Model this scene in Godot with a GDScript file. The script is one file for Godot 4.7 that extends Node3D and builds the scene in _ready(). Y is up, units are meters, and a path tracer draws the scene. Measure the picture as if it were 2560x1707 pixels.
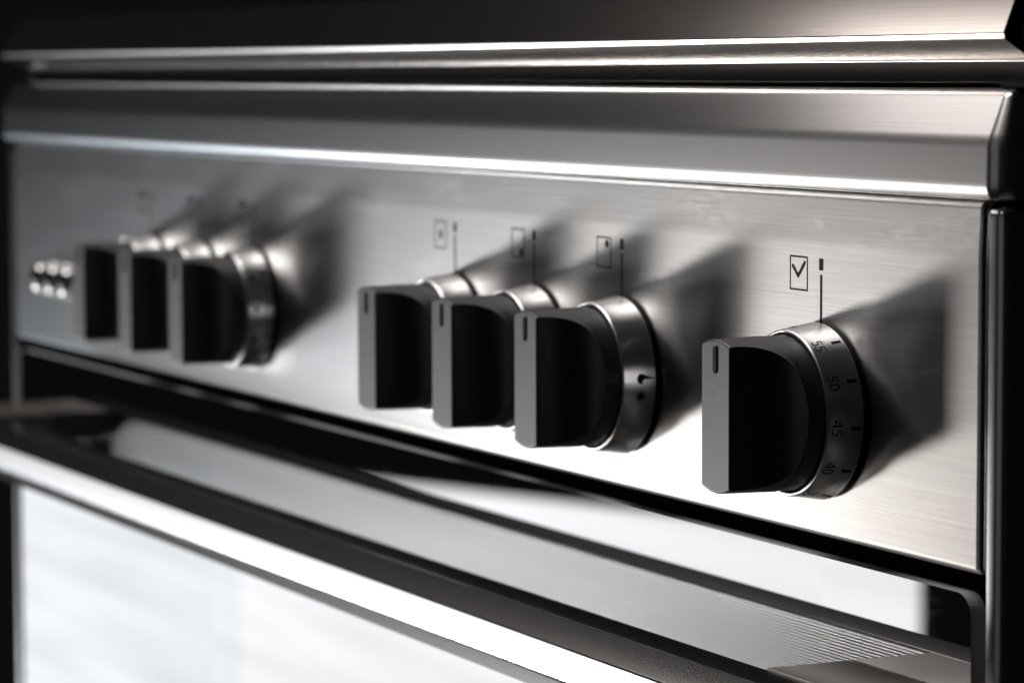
extends Node3D
# A brushed steel range cooker seen close up along its row of control knobs.
# Lengths in the builders are millimetres: x along the front, y up, z out of the front; the last knob's axis meets the control panel at (0, 0, 0).

const OFF := Vector3(0.35, 0.80, 0.0)   # where that point stands in the scene, in metres
const MM := 0.001
const X_LEFT := -793.0                   # the cooker's sides
const X_RIGHT := 93.0
const MID := -350.0

var cooker: Node3D
var mats := {}
var rng := RandomNumberGenerator.new()


func _ready() -> void:
	rng.seed = 20417
	# --- camera
	var cam := Camera3D.new()
	cam.name = "camera"
	add_child(cam)
	var at := Vector3(0.786159, 0.095176, 0.466225) + OFF
	var right := Vector3(0.426381, -0.003305, -0.904538)
	var up := Vector3(-0.073327, 0.996576, -0.038206)
	var ahead := Vector3(-0.901567, -0.082618, -0.424679)
	cam.transform = Transform3D(Basis(right, up, -ahead), at).orthonormalized()
	var lens := CameraAttributesPhysical.new()
	lens.frustum_focal_length = 114.81
	lens.frustum_focus_distance = 0.905
	lens.frustum_near = 0.05
	lens.frustum_far = 60.0
	lens.exposure_aperture = 15.5
	cam.attributes = lens
	cam.fov = 11.934
	cam.near = 0.05
	cam.far = 60.0
	cam.current = true
	# --- surroundings: a dark room
	var env := Environment.new()
	env.background_mode = Environment.BG_COLOR
	env.background_color = Color(0.05, 0.052, 0.056)
	env.tonemap_mode = Environment.TONE_MAPPER_LINEAR
	env.tonemap_exposure = 1.0
	env.sdfgi_enabled = true
	env.ssao_enabled = true
	env.ssil_enabled = true
	var we := WorldEnvironment.new()
	we.name = "surroundings"
	we.environment = env
	add_child(we)
	# --- light: a long low window to the left, in two bays, and a softer lamp high in front
	var facing := Vector3(0.377, 0, -0.926)
	area_light("window_light", Vector3(-3.00, -0.64, 1.363), facing, Vector2(1.19, 0.36), Color(0.985, 0.99, 1.0), 0.45)
	area_light("far_window_light", Vector3(-3.90, -0.67, 0.997), facing, Vector2(0.75, 0.42), Color(0.97, 0.985, 1.0), 0.43)
	area_light("near_low_window_light", Vector3(-2.657, -0.93, 1.503), facing, Vector2(0.447, 0.28), Color(1.0, 0.965, 0.94), 5.2)
	area_light("low_window_light", Vector3(-3.209, -1.0, 1.278), facing, Vector2(0.745, 0.26), Color(1.0, 0.985, 0.975), 17.0)
	area_light("far_low_window_light", Vector3(-3.727, -1.08, 1.067), facing, Vector2(0.373, 0.40), Color(0.92, 0.96, 1.0), 8.5)
	area_light("end_low_window_light", Vector3(-4.279, -1.08, 0.842), facing, Vector2(0.82, 0.40), Color(0.86, 0.93, 1.0), 1.3)
	area_light("side_window_light", Vector3(-2.376, 1.42, 1.19), Vector3(0.857, -0.40, -0.32), Vector2(0.6, 0.55), Color(1.0, 0.965, 0.95), 1.25, Vector3(0, 0.64, -0.77))
	area_light("overhead_softbox_light", Vector3(-1.1, 1.9, 0.85), Vector3(0.4, -0.85, -0.4), Vector2(1.2, 1.0), Color(1.0, 0.98, 0.97), 2.6)
	area_light("floor_bounce_light", Vector3(0.0, -1.3, 0.75), Vector3(-0.1, 1.0, -0.5), Vector2(1.0, 0.8), Color(1.0, 0.90, 0.80), 0.03, Vector3(0, 0, 1))
	area_light("room_front_light", Vector3(-0.9, 0.0, 2.6), Vector3(0.1, 0.0, -1.0), Vector2(1.4, 1.2), Color(1.0, 1.0, 1.0), 0.05)

	make_materials()
	cooker = Node3D.new()
	cooker.name = "range_cooker"
	cooker.set_meta("label", "brushed steel range cooker with black control knobs and a mirror glass oven door")
	cooker.set_meta("category", "cooker")
	add_child(cooker)

	build_body()
	build_panel()
	build_trims()
	build_posts()
	build_door()
	build_handle()
	build_knobs()
	build_buttons()


func area_light(called: String, at: Vector3, facing: Vector3, size: Vector2, color: Color, energy: float, up := Vector3.UP) -> void:
	var l := AreaLight3D.new()
	l.name = called
	l.area_size = size
	l.area_normalize_energy = false
	l.light_color = color
	l.light_energy = energy
	l.shadow_enabled = true
	
	l.set("area_range", 12.0)
	l.set("area_attenuation", 2.0)
	add_child(l)
	l.look_at_from_position(at + OFF, at + OFF + facing, up)


# ---------------------------------------------------------------- materials

func grey(v: float, warm := 0.0) -> Color:
	return Color(v * (1.0 + warm), v, v * (1.0 - warm)).linear_to_srgb()


func metal(v: float, rough: float, aniso := 0.0, warm := 0.0) -> StandardMaterial3D:
	var m := StandardMaterial3D.new()
	m.albedo_color = grey(v, warm)
	m.metallic = 1.0
	m.roughness = rough
	if aniso > 0.0:
		m.anisotropy_enabled = true
		m.anisotropy = aniso
	return m


func plastic(v: float, rough: float, spec := 0.5) -> StandardMaterial3D:
	var m := StandardMaterial3D.new()
	m.albedo_color = grey(v)
	m.roughness = rough
	m.metallic_specular = spec
	return m


# Fine brushing: streaks along the second texture axis, many lengths and strengths.
func brushed(w: int, h: int, lo: float, hi: float, seed_: int) -> ImageTexture:
	var r := RandomNumberGenerator.new()
	r.seed = seed_
	var a := PackedFloat32Array()
	a.resize(w * h)
	a.fill(0.5)
	for k in 26000:
		var x := r.randi() % w
		var y := r.randi() % h
		var n := int(h * (0.02 + 0.16 * pow(r.randf(), 2.0)))
		var s := (r.randf() - 0.5) * (0.32 if r.randf() < 0.85 else 0.8)
		for j in n:
			var e := sin(PI * (j + 0.5) / n)
			a[((y + j) % h) * w + x] += s * e
	var bytes := PackedByteArray()
	bytes.resize(w * h)
	for i in w * h:
		bytes[i] = int(clampf(lerpf(lo, hi, clampf(a[i], 0.0, 1.0)), 0.0, 1.0) * 255.0)
	return ImageTexture.create_from_image(Image.create_from_data(w, h, false, Image.FORMAT_L8, bytes))


func smudges(size: int, lo: float, hi: float) -> ImageTexture:
	var n := FastNoiseLite.new()
	n.seed = 11
	n.frequency = 0.012
	n.fractal_octaves = 5
	var n2 := FastNoiseLite.new()
	n2.seed = 5
	n2.frequency = 0.11
	n2.fractal_octaves = 3
	var im := Image.create(size, size, false, Image.FORMAT_L8)
	for y in size:
		for x in size:
			var v := clampf(n.get_noise_2d(x, y) * 1.6 - 0.1, 0.0, 1.0) * clampf(0.5 + n2.get_noise_2d(x, y) * 1.5, 0.0, 1.0)
			var c := lerpf(lo, hi, v)
			im.set_pixel(x, y, Color(c, c, c))
	return ImageTexture.create_from_image(im)


# Mottling of the door's reflection, painted into the glass colour: broad soft patches only.
func reflection_mottle(size: int) -> ImageTexture:
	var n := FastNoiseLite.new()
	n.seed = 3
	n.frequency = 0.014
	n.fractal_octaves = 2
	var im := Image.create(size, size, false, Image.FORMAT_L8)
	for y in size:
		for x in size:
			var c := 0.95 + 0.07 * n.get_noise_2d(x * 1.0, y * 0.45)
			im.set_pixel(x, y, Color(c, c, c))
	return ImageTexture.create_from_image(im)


func make_materials() -> void:
	var shade := brushed(1024, 1024, 0.76, 1.0, 1)
	var soft := brushed(1024, 1024, 0.86, 1.0, 4)
	var rel := brushed(1024, 1024, 0.0, 1.0, 2)
	var m := metal(0.45, 1.0, 0.95, 0.015)
	m.roughness_texture = smudges(512, 0.278, 0.318)
	m.roughness_texture_channel = BaseMaterial3D.TEXTURE_CHANNEL_RED
	m.albedo_texture = shade
	m.heightmap_enabled = true
	m.heightmap_texture = rel
	m.heightmap_scale = 0.0004
	mats.panel = m
	m = metal(0.48, 0.23, 0.9, 0.01)
	m.albedo_texture = soft
	mats.trim = m
	m = metal(0.60, 0.18, 0.8, 0.06)
	m.albedo_texture = soft
	mats.hob = m
	m = metal(0.40, 0.22, 0.7)
	m.albedo_texture = soft
	mats.post = m
	mats.ring = metal(0.90, 0.28)
	mats.button = metal(0.5, 0.14)
	m = plastic(0.008, 1.0, 0.85)
	m.roughness_texture = smudges(256, 0.46, 0.58)
	m.clearcoat_enabled = true
	m.clearcoat = 0.35
	m.clearcoat_roughness = 0.48
	m.roughness_texture_channel = BaseMaterial3D.TEXTURE_CHANNEL_RED
	mats.grip = m
	mats.black = plastic(0.008, 0.6, 0.3)
	mats.ink = plastic(0.006, 0.55, 0.3)
	mats.gloss_black = plastic(0.006, 0.25, 0.5)
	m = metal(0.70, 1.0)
	m.albedo_texture = reflection_mottle(256)
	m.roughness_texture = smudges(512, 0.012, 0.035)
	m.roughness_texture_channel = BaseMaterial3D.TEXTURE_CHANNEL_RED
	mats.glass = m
	mats.glass_edge = plastic(0.5, 0.6, 0.5)
	mats.bar = metal(0.62, 0.17, 0.0, 0.015)
	mats.ribs = metal(0.25, 0.33)
	mats.bracket = metal(0.30, 0.38, 0.0, 0.06)


# ---------------------------------------------------------------- mesh helpers

func commit(called: String, parent: Node3D, material: Material, mesh: Mesh) -> MeshInstance3D:
	var o := MeshInstance3D.new()
	o.name = called
	o.mesh = mesh
	o.material_override = material
	parent.add_child(o, true)
	if parent == cooker:
		o.position = OFF
	return o


func part(called: String) -> Node3D:
	var o := Node3D.new()
	o.name = called
	cooker.add_child(o, true)
	o.position = OFF
	return o


# A grid of points with normals and texture coordinates; quads between neighbours, wound so that they face along the normals.
class Sheet:
	var v := PackedVector3Array()
	var n := PackedVector3Array()
	var uv := PackedVector2Array()
	var ix := PackedInt32Array()

	func tri(a: int, b: int, c: int) -> void:
		var f := (v[b] - v[a]).cross(v[c] - v[a])
		if f.dot(n[a] + n[b] + n[c]) > 0.0:   # front faces run clockwise
			ix.append_array([a, c, b])
		else:
			ix.append_array([a, b, c])

	func add(p: Vector3, normal: Vector3, t := Vector2.ZERO) -> int:
		v.append(p * 0.001)
		n.append(normal.normalized())
		uv.append(t)
		return v.size() - 1

	func grid(first: int, rows: int, cols: int) -> void:
		for r in rows - 1:
			for c in cols - 1:
				var a := first + r * cols + c
				tri(a, a + 1, a + cols)
				tri(a + 1, a + cols + 1, a + cols)

	func fan(points: Array, normal: Vector3) -> void:
		var mid := Vector3.ZERO
		for p in points:
			mid += p / points.size()
		var c := add(mid, normal, Vector2(mid.y / 100.0, mid.x / 500.0))
		var first := v.size()
		for p in points:
			add(p, normal, Vector2(p.y / 100.0, p.x / 500.0))
		for k in points.size():
			tri(c, first + k, first + (k + 1) % points.size())

	func mesh() -> ArrayMesh:
		var a := []
		a.resize(Mesh.ARRAY_MAX)
		a[Mesh.ARRAY_VERTEX] = v
		a[Mesh.ARRAY_NORMAL] = n
		a[Mesh.ARRAY_TEX_UV] = uv
		a[Mesh.ARRAY_INDEX] = ix
		var m := ArrayMesh.new()
		m.add_surface_from_arrays(Mesh.PRIMITIVE_TRIANGLES, a)
		return m


# Rounds the corners of an open polyline; corners = [[point, radius], ...]
func rounded(corners: Array, steps := 6) -> PackedVector2Array:
	var out := PackedVector2Array()
	for k in corners.size():
		var p: Vector2 = corners[k][0]
		var r: float = corners[k][1]
		if k == 0 or k == corners.size() - 1 or r <= 0.0:
			out.append(p)
			continue
		var a: Vector2 = (corners[k - 1][0] - p).normalized()
		var b: Vector2 = (corners[k + 1][0] - p).normalized()
		var half := acos(clampf(a.dot(b), -1, 1)) / 2.0
		var d := r / tan(half)
		var c := p + (a + b).normalized() * (r / sin(half))
		var from := (p + a * d - c).angle()
		var turn := wrapf((p + b * d - c).angle() - from, -PI, PI)
		for j in steps + 1:
			out.append(c + Vector2.from_angle(from + turn * j / steps) * r)
	return out


# Each segment of the profile as two stations, with normals that are shared across gentle bends. Returns [[point, normal, arclength], ...]
func stations(profile: PackedVector2Array, closed_side := 1.0) -> Array:
	var segs := []
	for k in profile.size() - 1:
		var t := (profile[k + 1] - profile[k]).normalized()
		segs.append(Vector2(t.y, -t.x) * closed_side)
	var out := []
	var s := 0.0
	for k in segs.size():
		var n0: Vector2 = segs[k]
		var n1: Vector2 = segs[k]
		if k > 0 and segs[k - 1].dot(segs[k]) > 0.85:
			n0 = (segs[k - 1] + segs[k]).normalized()
		if k < segs.size() - 1 and segs[k + 1].dot(segs[k]) > 0.85:
			n1 = (segs[k + 1] + segs[k]).normalized()
		var l := profile[k].distance_to(profile[k + 1])
		out.append([profile[k], n0, s])
		out.append([profile[k + 1], n1, s + l])
		s += l
	return out


# A profile of (out, up) pushed straight along x, its ends cut square or mitred (mitre = how far the end moves per millimetre out).
func extrude(profile: PackedVector2Array, x0: float, x1: float, mitre := 0.0, caps := true, turns := 1.0) -> ArrayMesh:
	var sh := Sheet.new()
	var st := stations(profile, turns)
	for k in range(0, st.size(), 2):
		var first := sh.v.size()
		for j in 2:
			var p: Vector2 = st[k + j][0]
			var n: Vector2 = st[k + j][1]
			var a: float = x0 - mitre * p.x
			var b: float = x1 + mitre * p.x
			var s: float = st[k + j][2]
			sh.add(Vector3(a, p.y, p.x), Vector3(0, n.y, n.x), Vector2(s / 100.0, a / 500.0))
			sh.add(Vector3(b, p.y, p.x), Vector3(0, n.y, n.x), Vector2(s / 100.0, b / 500.0))
		sh.grid(first, 2, 2)
	if caps:
		var pts := profile.duplicate()
		if pts[0].is_equal_approx(pts[pts.size() - 1]):
			pts.remove_at(pts.size() - 1)
		var tri := Geometry2D.triangulate_polygon(pts)
		for e in 2:
			var first := sh.v.size()
			for p in pts:
				sh.add(Vector3((x0 - mitre * p.x) if e == 0 else (x1 + mitre * p.x), p.y, p.x), Vector3(-1 if e == 0 else 1, 0, 0), p / 100.0)
			for k in range(0, tri.size(), 3):
				sh.tri(first + tri[k], first + tri[k + 1], first + tri[k + 2])
	return sh.mesh()


# A profile of (out, up) carried round the cooker's left side, front and right side, with corners of a radius.
func wrap_round(profile: PackedVector2Array, radius: float, depth: float) -> ArrayMesh:
	var path := []   # [centre, outward, length]
	var l := 0.0
	path.append([Vector2(X_LEFT + radius, -depth), Vector2(-1, 0), 0.0])
	for side in 2:
		var c := Vector2(X_LEFT + radius if side == 0 else X_RIGHT - radius, -radius)
		if side == 1:
			l += X_RIGHT - X_LEFT - 2 * radius
		else:
			l += depth - radius
		for j in 13:
			var a := j / 12.0 * PI / 2
			var o := Vector2(-cos(a), sin(a)) if side == 0 else Vector2(sin(a), cos(a))
			path.append([c, o, l])
			l += radius * PI / 24 if j < 12 else 0.0
	path.append([Vector2(X_RIGHT - radius, -depth), Vector2(1, 0), l + depth])
	var sh := Sheet.new()
	var st := stations(profile)
	for k in range(0, st.size(), 2):
		var first := sh.v.size()
		for q in path:
			for j in 2:
				var p: Vector2 = st[k + j][0]
				var n: Vector2 = st[k + j][1]
				var g: Vector2 = q[0] + q[1] * maxf(radius + p.x, 0.3)
				sh.add(Vector3(g.x, p.y, g.y), Vector3(q[1].x * n.x, n.y, q[1].y * n.x), Vector2(st[k + j][2] / 100.0, q[2] / 500.0))
		sh.grid(first, path.size(), 2)
	return sh.mesh()


func box(x0: float, x1: float, y0: float, y1: float, z0: float, z1: float, bevel := 0.6) -> ArrayMesh:
	var c := []
	for p in [Vector2(z0, y0), Vector2(z1, y0), Vector2(z1, y1), Vector2(z0, y1), Vector2(z0, y0)]:
		c.append([p, bevel])
	var pr := rounded(c, 3)
	return extrude(pr, x0, x1, 0.0, true)


# A flat outline (in x, y) as a plate from z0 to z1.
func plate(outline: Array, z0: float, z1: float, flat_edges := false) -> ArrayMesh:
	var sh := Sheet.new()
	plate_into(sh, outline, z0, z1, flat_edges)
	return sh.mesh()


func plate_into(sh: Sheet, outline: Array, z0: float, z1: float, flat_edges := false) -> void:
	var pts := PackedVector2Array(outline)
	var tri := Geometry2D.triangulate_polygon(pts)
	var first := sh.v.size()
	for p in pts:
		sh.add(Vector3(p.x, p.y, z1), Vector3(0, 0, 1), Vector2(p.y / 100.0, p.x / 500.0))
	for k in range(0, tri.size(), 3):
		sh.tri(first + tri[k], first + tri[k + 1], first + tri[k + 2])
	if is_equal_approx(z0, z1):
		return
	edge_into(sh, pts, z0, z1)


func edge_into(sh: Sheet, pts: PackedVector2Array, z0: float, z1: float) -> void:
	var cw := Geometry2D.is_polygon_clockwise(pts)
	for k in pts.size():
		var a := pts[k]
		var b := pts[(k + 1) % pts.size()]
		var t := (b - a).normalized()
		var n := Vector2(-t.y, t.x) if cw else Vector2(t.y, -t.x)
		var f := sh.v.size()
		for p in [a, b]:
			for z in [z0, z1]:
				sh.add(Vector3(p.x, p.y, z), Vector3(n.x, n.y, 0), Vector2(z / 100.0, p.x / 500.0))
		sh.grid(f, 2, 2)


func rect(x0: float, y0: float, x1: float, y1: float) -> Array:
	return [Vector2(x0, y0), Vector2(x1, y0), Vector2(x1, y1), Vector2(x0, y1)]


func round_rect(x0: float, y0: float, x1: float, y1: float, r: float, steps := 8) -> Array:
	var out := []
	var cs := [Vector2(x1 - r, y0 + r), Vector2(x1 - r, y1 - r), Vector2(x0 + r, y1 - r), Vector2(x0 + r, y0 + r)]
	for k in 4:
		for j in steps + 1:
			out.append(cs[k] + Vector2.from_angle(-PI / 2 + (k + float(j) / steps) * PI / 2) * r)
	return out


func disc(c: Vector2, r: float, n := 20) -> Array:
	var out := []
	for k in n:
		out.append(c + Vector2.from_angle(TAU * k / n) * r)
	return out


func capsule(a: Vector2, b: Vector2, r: float) -> Array:
	var out := []
	var t := (b - a).angle()
	for j in 9:
		out.append(b + Vector2.from_angle(t - PI / 2 + PI * j / 8) * r)
	for j in 9:
		out.append(a + Vector2.from_angle(t + PI / 2 + PI * j / 8) * r)
	return out


# A profile of (radius, z) turned about the z axis at (cx, cy).
func lathe(profile: PackedVector2Array, cx: float, cy: float, turns := 96) -> ArrayMesh:
	var sh := Sheet.new()
	var st := stations(profile)
	for k in range(0, st.size(), 2):
		var first := sh.v.size()
		for q in turns + 1:
			var a := TAU * q / turns
			for j in 2:
				var p: Vector2 = st[k + j][0]
				var n: Vector2 = st[k + j][1]
				sh.add(Vector3(cx + p.x * sin(a), cy + p.x * cos(a), p.y), Vector3(n.x * sin(a), n.x * cos(a), n.y), Vector2(st[k + j][2] / 100.0, a * 0.05))
		sh.grid(first, turns + 1, 2)
	return sh.mesh()


# ---------------------------------------------------------------- the cooker

func build_body() -> void:
	# everything behind the front: a dark carcass with a step back behind the gaps
	commit("carcass", cooker, mats.black, box(X_LEFT + 1, X_RIGHT - 1, -640, 61, -600, -14))
	commit("hob_plate", cooker, mats.black, box(X_LEFT + 8, X_RIGHT - 8, 61.5, 118, -598, -16))


func build_panel() -> void:
	# the control panel: a sheet with rolled edges
	var r := 2.2
	var x0 := 2 * MID - 80.6
	var x1 := 80.6
	var y0 := -35.6
	var y1 := 61.4
	var xs := edge_stations(x0, x1, r)
	var ys := edge_stations(y0, y1, r)
	for y in [48.7, 47.2, 45.7, 30.0, 0.0]:
		ys.insert(9, [y, 0.0, 0.0])
	var sh := Sheet.new()
	for b in ys:
		for a in xs:
			sh.add(Vector3(a[0], b[0], -a[2] - b[2]), Vector3(a[1], b[1], sqrt(maxf(0.0, 1 - a[1] * a[1])) * sqrt(maxf(0.0, 1 - b[1] * b[1])) + 0.0001), Vector2((b[0] - b[2] * signf(b[1])) / 100.0, a[0] / 500.0))
	# the top strip of the sheet leans back a little from a soft crease
	for i in sh.v.size():
		var d := sh.v[i].y / MM - 47.2
		if d > -1.5:
			var lean := 0.045 * clampf((d + 1.5) / 3.0, 0.0, 1.0)
			sh.v[i].z -= maxf(d, 0.0) * 0.045 * MM
			sh.n[i] = (sh.n[i] + Vector3(0, lean * sh.n[i].z, 0)).normalized()
	sh.grid(0, ys.size(), xs.size())
	var panel := commit("control_panel", cooker, mats.panel, sh.mesh())
	# printed marks above the knobs: a small bar, a line down to the knob, a framed symbol
	for k in knob_places().size():
		var x: float = knob_places()[k]
		commit("index_bar", panel, mats.ink, plate(rect(x - 1.7, 39.3, x + 0.5, 42.6), 0.02, 0.06))
		commit("index_line", panel, mats.ink, plate(rect(x - 1.15, 23.0, x - 0.05, 38.1), 0.02, 0.06))
		var ic := Sheet.new()
		var a := Vector2(x - 18.0, 33.0)
		var b := Vector2(x - 8.0, 42.8)
		frame_into(ic, a, b, 0.48)
		match k:
			6:
				plate_into(ic, capsule(a + Vector2(1.7, 6.9), a + Vector2(4.7, 4.1), 0.52), 0.02, 0.06)
				plate_into(ic, capsule(a + Vector2(4.7, 4.1), a + Vector2(8.3, 8.0), 0.55), 0.021, 0.064)
			5:
				plate_into(ic, disc(Vector2(b.x - 2.9, b.y - 2.2), 1.3), 0.02, 0.06)
			4:
				plate_into(ic, disc(Vector2(b.x - 2.7, a.y + 1.9), 1.3), 0.02, 0.06)
			3:
				plate_into(ic, rect(a.x + 4.2, a.y + 3.6, a.x + 6.2, b.y - 3.4), 0.02, 0.06)
			_:
				plate_into(ic, rect(a.x + 1.6, b.y - 2.6, b.x - 1.6, b.y - 1.2), 0.02, 0.06)
				plate_into(ic, disc(Vector2((a.x + b.x) / 2, a.y + 2.4), 1.0), 0.02, 0.06)
		commit("panel_symbol", panel, mats.ink, ic.mesh())


func edge_stations(p0: float, p1: float, r: float) -> Array:
	var out := [[p0, -1.0, r + 9.0], [p0, -1.0, r + 0.01]]
	for j in 7:
		var a := PI / 2 * (1.0 - j / 6.0)
		out.append([p0 + r - r * sin(a), -sin(a), r * (1 - cos(a))])
	for j in 7:
		var a := PI / 2 * j / 6.0
		out.append([p1 - r + r * sin(a), sin(a), r * (1 - cos(a))])
	out.append([p1, 1.0, r + 0.01])
	out.append([p1, 1.0, r + 9.0])
	return out


func frame_into(sh: Sheet, a: Vector2, b: Vector2, w: float) -> void:
	plate_into(sh, rect(a.x, a.y, b.x, a.y + w), 0.02, 0.06)
	plate_into(sh, rect(a.x, b.y - w, b.x, b.y), 0.02, 0.06)
	plate_into(sh, rect(a.x, a.y + w, a.x + w, b.y - w), 0.02, 0.06)
	plate_into(sh, rect(b.x - w, a.y + w, b.x, b.y - w), 0.02, 0.06)


func build_trims() -> void:
	var bull := PackedVector2Array([Vector2(-11, 61.9), Vector2(1.9, 61.9), Vector2(2.35, 62.15)])
	for j in 9:   # the rolled lip
		var a := deg_to_rad(lerpf(34.0, 2.0, j / 8.0))
		bull.append(Vector2(-3.1 + 6.5 * cos(a), 66.0 - 6.5 * sin(a)))
	bull.append_array(rounded([[Vector2(3.4, 66.6), 0.0], [Vector2(3.2, 77.2), 10.0], [Vector2(-2.2, 89.9), 3.2], [Vector2(-14, 90.3), 0.0]], 10))
	commit("bullnose_trim", cooker, mats.trim, wrap_round(bull, 6.5, 590))
	# the hob's edge: a dark upright, an undercut, a rounded nose and a face that leans back
	var nose := [[Vector2(-24, 91.5), 0.0], [Vector2(-10, 91.5), 0.5], [Vector2(-10.5, 97.5), 0.6], [Vector2(1.75, 102.8), 0.6], [Vector2(2.25, 104.3), 0.8], [Vector2(-7.5, 121.5), 2.0], [Vector2(-24, 122.0), 0.0]]
	var pr := rounded(nose, 6)
	commit("hob_trim", cooker, mats.hob, extrude(pr, X_LEFT + 1.9, X_RIGHT - 1.9, 0.45, false))
	for s in [-1, 1]:
		commit("hob_side_trim", cooker, mats.post, side_run(pr, s))
	commit("hob_spacer", cooker, mats.black, box(81, 92, 90.4, 91.4, -30, -4.5, 0.3))


# The hob's edge carried back along one side of the cooker, from its mitre.
func side_run(profile: PackedVector2Array, s: int) -> ArrayMesh:
	var sh := Sheet.new()
	var st := stations(profile)
	var edge := X_RIGHT if s == 1 else X_LEFT
	for k in range(0, st.size(), 2):
		var first := sh.v.size()
		for j in 2:
			var p: Vector2 = st[k + j][0]
			var n: Vector2 = st[k + j][1]
			for z in [p.x - 3.4, -590.0]:
				sh.add(Vector3(edge + s * p.x, p.y, z), Vector3(s * n.x, n.y, 0), Vector2(st[k + j][2] / 100.0, z / 500.0))
		sh.grid(first, 2, 2)
	return sh.mesh()


func build_posts() -> void:
	# upright side frames with a rolled outer edge; profile in (x, z) seen from above
	for s in [1, -1]:
		var c := [[Vector2(83.4, -13), 0.0], [Vector2(83.4, 0.4), 0.7], [Vector2(93, 0.4), 6.2], [Vector2(93, -590), 0.0]]
		var pr := rounded(c, 9)
		var st := stations(pr, -1.0)
		var sh := Sheet.new()
		var levels := [[-640.0, 0.0, 0.0], [57.6, 0.0, 0.0]]
		for j in range(1, 7):
			var a := j / 6.0 * PI / 2
			levels.append([57.6 + 2.6 * sin(a), 2.6 * (1 - cos(a)), sin(a)])
		for k in range(0, st.size(), 2):
			var first := sh.v.size()
			for l in levels:
				for j in 2:
					var p: Vector2 = st[k + j][0]
					var n: Vector2 = st[k + j][1]
					var d: float = l[1]
					var h := sqrt(1 - l[2] * l[2])
					var x := p.x - n.x * d
					sh.add(Vector3(x if s == 1 else 2 * MID - x, l[0], p.y - n.y * d), Vector3(s * n.x * h, l[2], n.y * h), Vector2(l[0] / 100.0, st[k + j][2] / 500.0))
			sh.grid(first, levels.size(), 2)
		commit("side_post", cooker, mats.post, sh.mesh())


func build_door() -> void:
	var door := part("oven_door")
	var outline := round_rect(2 * MID - 76.4, -620, 76.4, -41.2, 6.5, 8)
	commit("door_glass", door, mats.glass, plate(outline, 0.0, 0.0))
	var sh := Sheet.new()
	edge_into(sh, PackedVector2Array(outline), -4.8, -0.001)
	commit("glass_edge", door, mats.glass_edge, sh.mesh())
	commit("door_frame", door, mats.black, box(2 * MID - 74, 74, -618, -44, -13.5, -4.9))


func build_handle() -> void:
	var handle := part("door_handle")
	# the bar: flat top, sloping shoulder, polished front, a lip below, a ribbed back
	var c := [[Vector2(27.5, -68.2), 0.5], [Vector2(40.5, -68.0), 0.8], [Vector2(47.0, -74.4), 1.2], [Vector2(46.75, -79.4), 8.0], [Vector2(46.35, -84.5), 0.25], [Vector2(45.5, -85.7), 0.0], [Vector2(45.85, -89.8), 0.0], [Vector2(43.0, -90.0), 0.6], [Vector2(30.0, -90.5), 0.8], [Vector2(27.5, -90.5), 0.0]]
	c.insert(0, [Vector2(27.5, -70.0), 0.0])
	c.reverse()
	commit("handle_bar", handle, mats.bar, extrude(rounded(c, 6), 2 * MID - 84, 84, 0.0, false))
	var ribs := PackedVector2Array()
	var y := -69.0
	ribs.append(Vector2(27.4, -68.4))
	while y > -90.0:   # each rib leans down a little, with a narrow groove under it
		ribs.append(Vector2(27.30, y))
		ribs.append(Vector2(27.37, y - 0.5))
		ribs.append(Vector2(28.3, y - 0.54))
		ribs.append(Vector2(28.3, y - 0.91))
		y -= 0.95
	commit("ribbed_grip", handle, mats.ribs, extrude(ribs, 2 * MID - 17.2, 17.2, 0.0, false))
	for s in [1, -1]:
		var a := 17.1 if s == 1 else 2 * MID - 77.0
		commit("handle_bracket", handle, mats.bracket, box(a, a + 59.9, -80, -67.8, 0.3, 27.2, 0.7))
		var e := 84.0 if s == 1 else 2 * MID - 85.0
		commit("bar_end_cap", handle, mats.bar, box(e, e + 1.0, -90, -68.4, 27.6, 45.5, 0.4))


func knob_places() -> Array:
	return [-573.5, -510.2, -447.0, -249.3, -185.5, -122.0, 0.0]


func build_knobs() -> void:
	var ring := lathe(rounded([[Vector2(23.4, 1.1), 0.0], [Vector2(24.9, 1.3), 0.25], [Vector2(23.25, 11.7), 0.7], [Vector2(22.3, 12.2), 0.45], [Vector2(22.2, 9.0), 0.0]], 5), 0, 0, 128)
	var gasket := lathe(PackedVector2Array([Vector2(23.9, 0.0), Vector2(23.9, 1.15), Vector2(21.0, 1.15)]), 0, 0, 96)
	var floor_ := lathe(PackedVector2Array([Vector2(22.4, 9.4), Vector2(18.0, 9.4)]), 0, 0, 64)
	var grip := grip_mesh()
	var rib := rib_mesh()
	var tick := on_dial(rect(-0.5, -1.4, 0.5, 1.4), 0.0, 3.7)
	var dot := on_dial(disc(Vector2.ZERO, 1.2), 0.0, 8.4)
	var flame := on_dial(FLAME, 0.0, 5.2)
	var spark := on_dial(spark_outline(), 0.0, 6.0)
	for k in 7:
		var knob := part("knob")
		knob.position = OFF + Vector3(knob_places()[k], 0, 0) * MM
		commit("gasket", knob, mats.black, gasket)
		commit("dial_ring", knob, mats.ring, ring)
		commit("ring_floor", knob, mats.black, floor_)
		commit("grip", knob, mats.grip, grip)
		commit("pointer", knob, mats.gloss_black, rib)
		turned("off_dot", knob, dot, -4.6)
		if k >= 3 and k < 6:
			turned("flame_symbol", knob, flame, 88.0)
			turned("spark_symbol", knob, spark, 100.5)
		else:
			for j in 10 if k == 6 else 6:
				turned("tick_mark", knob, tick, (33.9 if k == 6 else 52.0) + 30.9 * j)
				if k < 3:
					turned("step_dot", knob, dot, 55.0 + 30.9 * j)
		if k == 6:
			for q in [["55", 34.5], ["50", 65.2], ["45", 95.6], ["40", 125.5], ["35", 157.5]]:
				commit("numeral", knob, mats.ink, numeral(q[0], q[1]))


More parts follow.
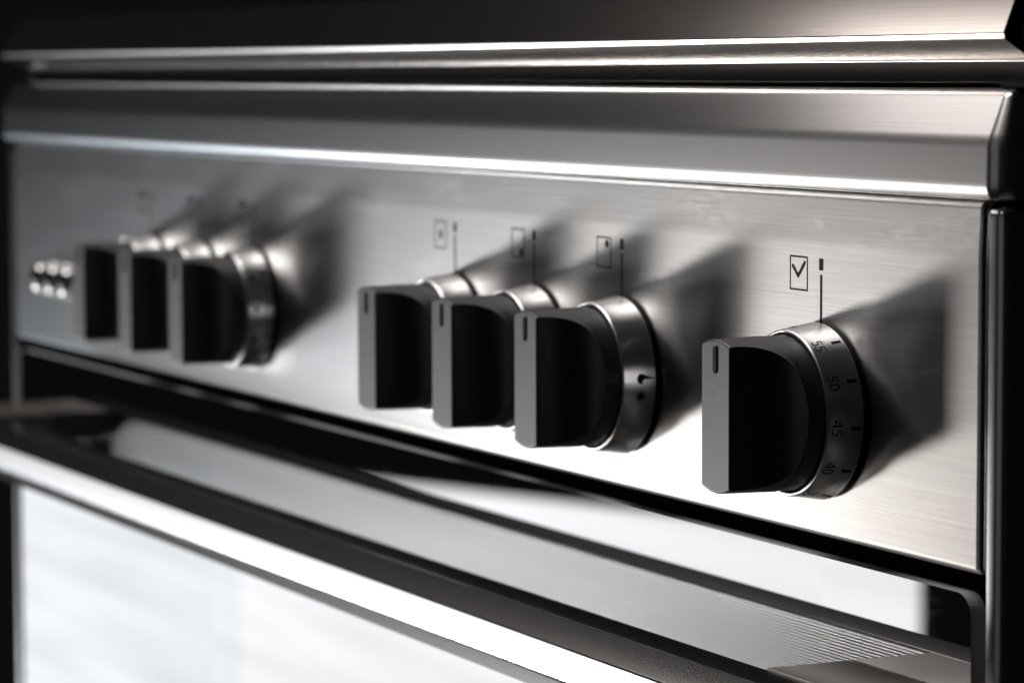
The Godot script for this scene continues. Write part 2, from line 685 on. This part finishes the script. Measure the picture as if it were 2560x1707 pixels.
# Half the thickness of the grip at a height above the panel.
func half_width(z: float) -> float:
	if z >= 32.0:
		return 8.1
	var t := clampf((32.0 - z) / 15.0, 0.0, 1.0)
	return 8.1 + 13.9 * (1.0 - sqrt(maxf(0.0, 1.0 - t * t))) + 0.3 * t


func grip_mesh() -> ArrayMesh:
	var sh := Sheet.new()
	var tip := 34.0
	var zs := []
	for j in 4:
		zs.append(9.2 + j * 7.6 / 3)
	for j in range(1, 25):
		zs.append(17.0 + 15.0 * (1.0 - cos(j / 24.0 * PI / 2)))
	zs.append(32.8)
	zs.append(33.4)
	for j in range(1, 5):
		zs.append(33.4 + 0.6 * sin(j / 4.0 * PI / 2))
	# four strips round the section: right cheek, top, left cheek, bottom
	for strip in 4:
		var first := sh.v.size()
		var n := 13
		var rows := []
		for z: float in zs:
			var inset := 0.6 - sqrt(maxf(0.0, 0.36 - pow(maxf(z - 33.4, 0.0), 2.0)))
			var r := 21.9 - (z - 9.0) * 0.022 - inset
			var w := minf(half_width(z) - inset, r)
			var yc := sqrt(maxf(0.0, r * r - w * w))
			var row := []
			for j in n:
				var t := j / (n - 1.0)
				var p: Vector2
				var a := atan2(w, yc)      # angle from the vertical to the cheek's edge
				match strip:
					0: p = Vector2(w, lerpf(-yc, yc, t))
					2: p = Vector2(-w, lerpf(yc, -yc, t))
					1:
						var q := lerpf(a, -a, t)
						p = Vector2(sin(q), cos(q)) * r
					3:
						var q := lerpf(a, -a, t)
						p = -Vector2(sin(q), cos(q)) * r
				row.append(Vector3(p.x, p.y, z))
			rows.append(row)
		for i in rows.size():
			for j in n:
				var du: Vector3 = rows[i][mini(j + 1, n - 1)] - rows[i][maxi(j - 1, 0)]
				var dz: Vector3 = rows[mini(i + 1, rows.size() - 1)][j] - rows[maxi(i - 1, 0)][j]
				var nn := du.cross(dz)
				if strip % 2 == 0 and nn.length() < 0.0001:
					nn = Vector3(1 if strip == 0 else -1, 0, 0.2)
				var p: Vector3 = rows[i][j]
				sh.add(p, nn, Vector2(p.z / 50.0, p.y / 50.0))
		sh.grid(first, rows.size(), n)
	var r := 21.9 - 25.0 * 0.022 - 0.6
	var w := 7.5
	var a := asin(w / r)
	var face := []
	for j in 13:
		var q := lerpf(a, -a, j / 12.0)
		face.append(Vector3(sin(q) * r, cos(q) * r, tip))
	for j in 13:
		var q := lerpf(a, -a, j / 12.0)
		face.append(Vector3(-sin(q) * r, -cos(q) * r, tip))
	sh.fan(face, Vector3(0, 0, 1))
	return sh.mesh()


func rib_mesh() -> ArrayMesh:
	# the raised pointer on the grip's tip
	var sh := Sheet.new()
	var out := capsule(Vector2(0, 12.9), Vector2(0, 18.6), 0.95)
	var low := capsule(Vector2(0, 12.9), Vector2(0, 18.6), 1.15)
	plate_into(sh, out, 34.35, 34.35)
	var first := sh.v.size()
	for k in out.size() + 1:
		var i := k % out.size()
		var n: Vector2 = (low[i] - out[i]).normalized()
		sh.add(Vector3(low[i].x, low[i].y, 33.95), Vector3(n.x, n.y, 0.35))
		sh.add(Vector3(out[i].x, out[i].y, 34.35), Vector3(n.x, n.y, 0.8))
	sh.grid(first, out.size() + 1, 2)
	return sh.mesh()


func on_ring(a: float, z: float, lift := 0.04) -> Vector3:
	var r := 24.9 - 1.65 * (z - 1.3) / 10.6 + lift
	return Vector3(sin(a) * r, cos(a) * r, z)


# A flat outline laid on the ring: x runs clockwise round it from an angle, y towards the panel from a height.
func lay(sh: Sheet, outline: Array, angle: float, z: float) -> void:
	var pts := PackedVector2Array(outline)
	var tri := Geometry2D.triangulate_polygon(pts)
	var first := sh.v.size()
	for p in pts:
		var a := deg_to_rad(angle) + p.x / 24.2
		sh.add(on_ring(a, z - p.y), Vector3(sin(a), cos(a), 0.15))
	for k in range(0, tri.size(), 3):
		sh.tri(first + tri[k], first + tri[k + 1], first + tri[k + 2])


func on_dial(outline: Array, angle: float, z: float) -> ArrayMesh:
	var sh := Sheet.new()
	lay(sh, outline, angle, z)
	return sh.mesh()


func turned(called: String, knob: Node3D, mesh: Mesh, degrees: float) -> void:
	commit(called, knob, mats.ink, mesh).rotation.z = -deg_to_rad(degrees)


# a drop that points towards the panel
const FLAME := [Vector2(-1.6, -1.5), Vector2(-0.6, -2.2), Vector2(0.6, -2.1), Vector2(1.5, -1.3), Vector2(1.4, -0.4), Vector2(0.4, -0.3), Vector2(0.0, 0.4), Vector2(-0.2, 4.0), Vector2(-1.2, 0.6), Vector2(-1.8, -0.5)]


func spark_outline() -> Array:
	var out := []
	for k in 8:
		var t := TAU * k / 8
		out.append(Vector2.from_angle(t - 0.07) * 2.0)
		out.append(Vector2.from_angle(t + 0.07) * 2.0)
		out.append(Vector2.from_angle(t + PI / 8) * 0.8)
	return out


func numeral(text: String, angle: float) -> ArrayMesh:
	var font := SystemFont.new()
	font.font_names = PackedStringArray(["Droid Sans"])
	var tm := TextMesh.new()
	tm.text = text
	tm.font = font
	tm.font_size = 64
	tm.pixel_size = 4.3 / 64.0
	tm.depth = 0.0
	tm.curve_step = 1.0
	var arr := tm.surface_get_arrays(0) if tm.get_surface_count() > 0 else []
	var sh := Sheet.new()
	if arr.is_empty():
		return sh.mesh()
	var vs: PackedVector3Array = arr[Mesh.ARRAY_VERTEX]
	var ns: PackedVector3Array = arr[Mesh.ARRAY_NORMAL]
	var ids: PackedInt32Array = arr[Mesh.ARRAY_INDEX] if arr[Mesh.ARRAY_INDEX] != null else PackedInt32Array(range(vs.size()))
	for p in vs:
		var a := deg_to_rad(angle) + p.x / 24.0
		sh.add(on_ring(a, 9.0 - p.y), Vector3(sin(a), cos(a), 0.15))
	for k in range(0, ids.size(), 3):
		if ns[ids[k]].z > 0.0:
			sh.tri(ids[k], ids[k + 1], ids[k + 2])
	return sh.mesh()


func build_buttons() -> void:
	var pr := rounded([[Vector2(8.6, 0.0), 0.0], [Vector2(8.6, 1.2), 0.5], [Vector2(7.4, 1.4), 0.3], [Vector2(7.2, 8.4), 3.4], [Vector2(0.0, 9.6), 0.0]], 8)
	for x in [-722.0, -701.0, -680.0, -660.0]:
		var o := commit("push_button", cooker, mats.button, lathe(pr, 0, 0, 48))
		o.position = OFF + Vector3(x, -3.0, 0) * MM
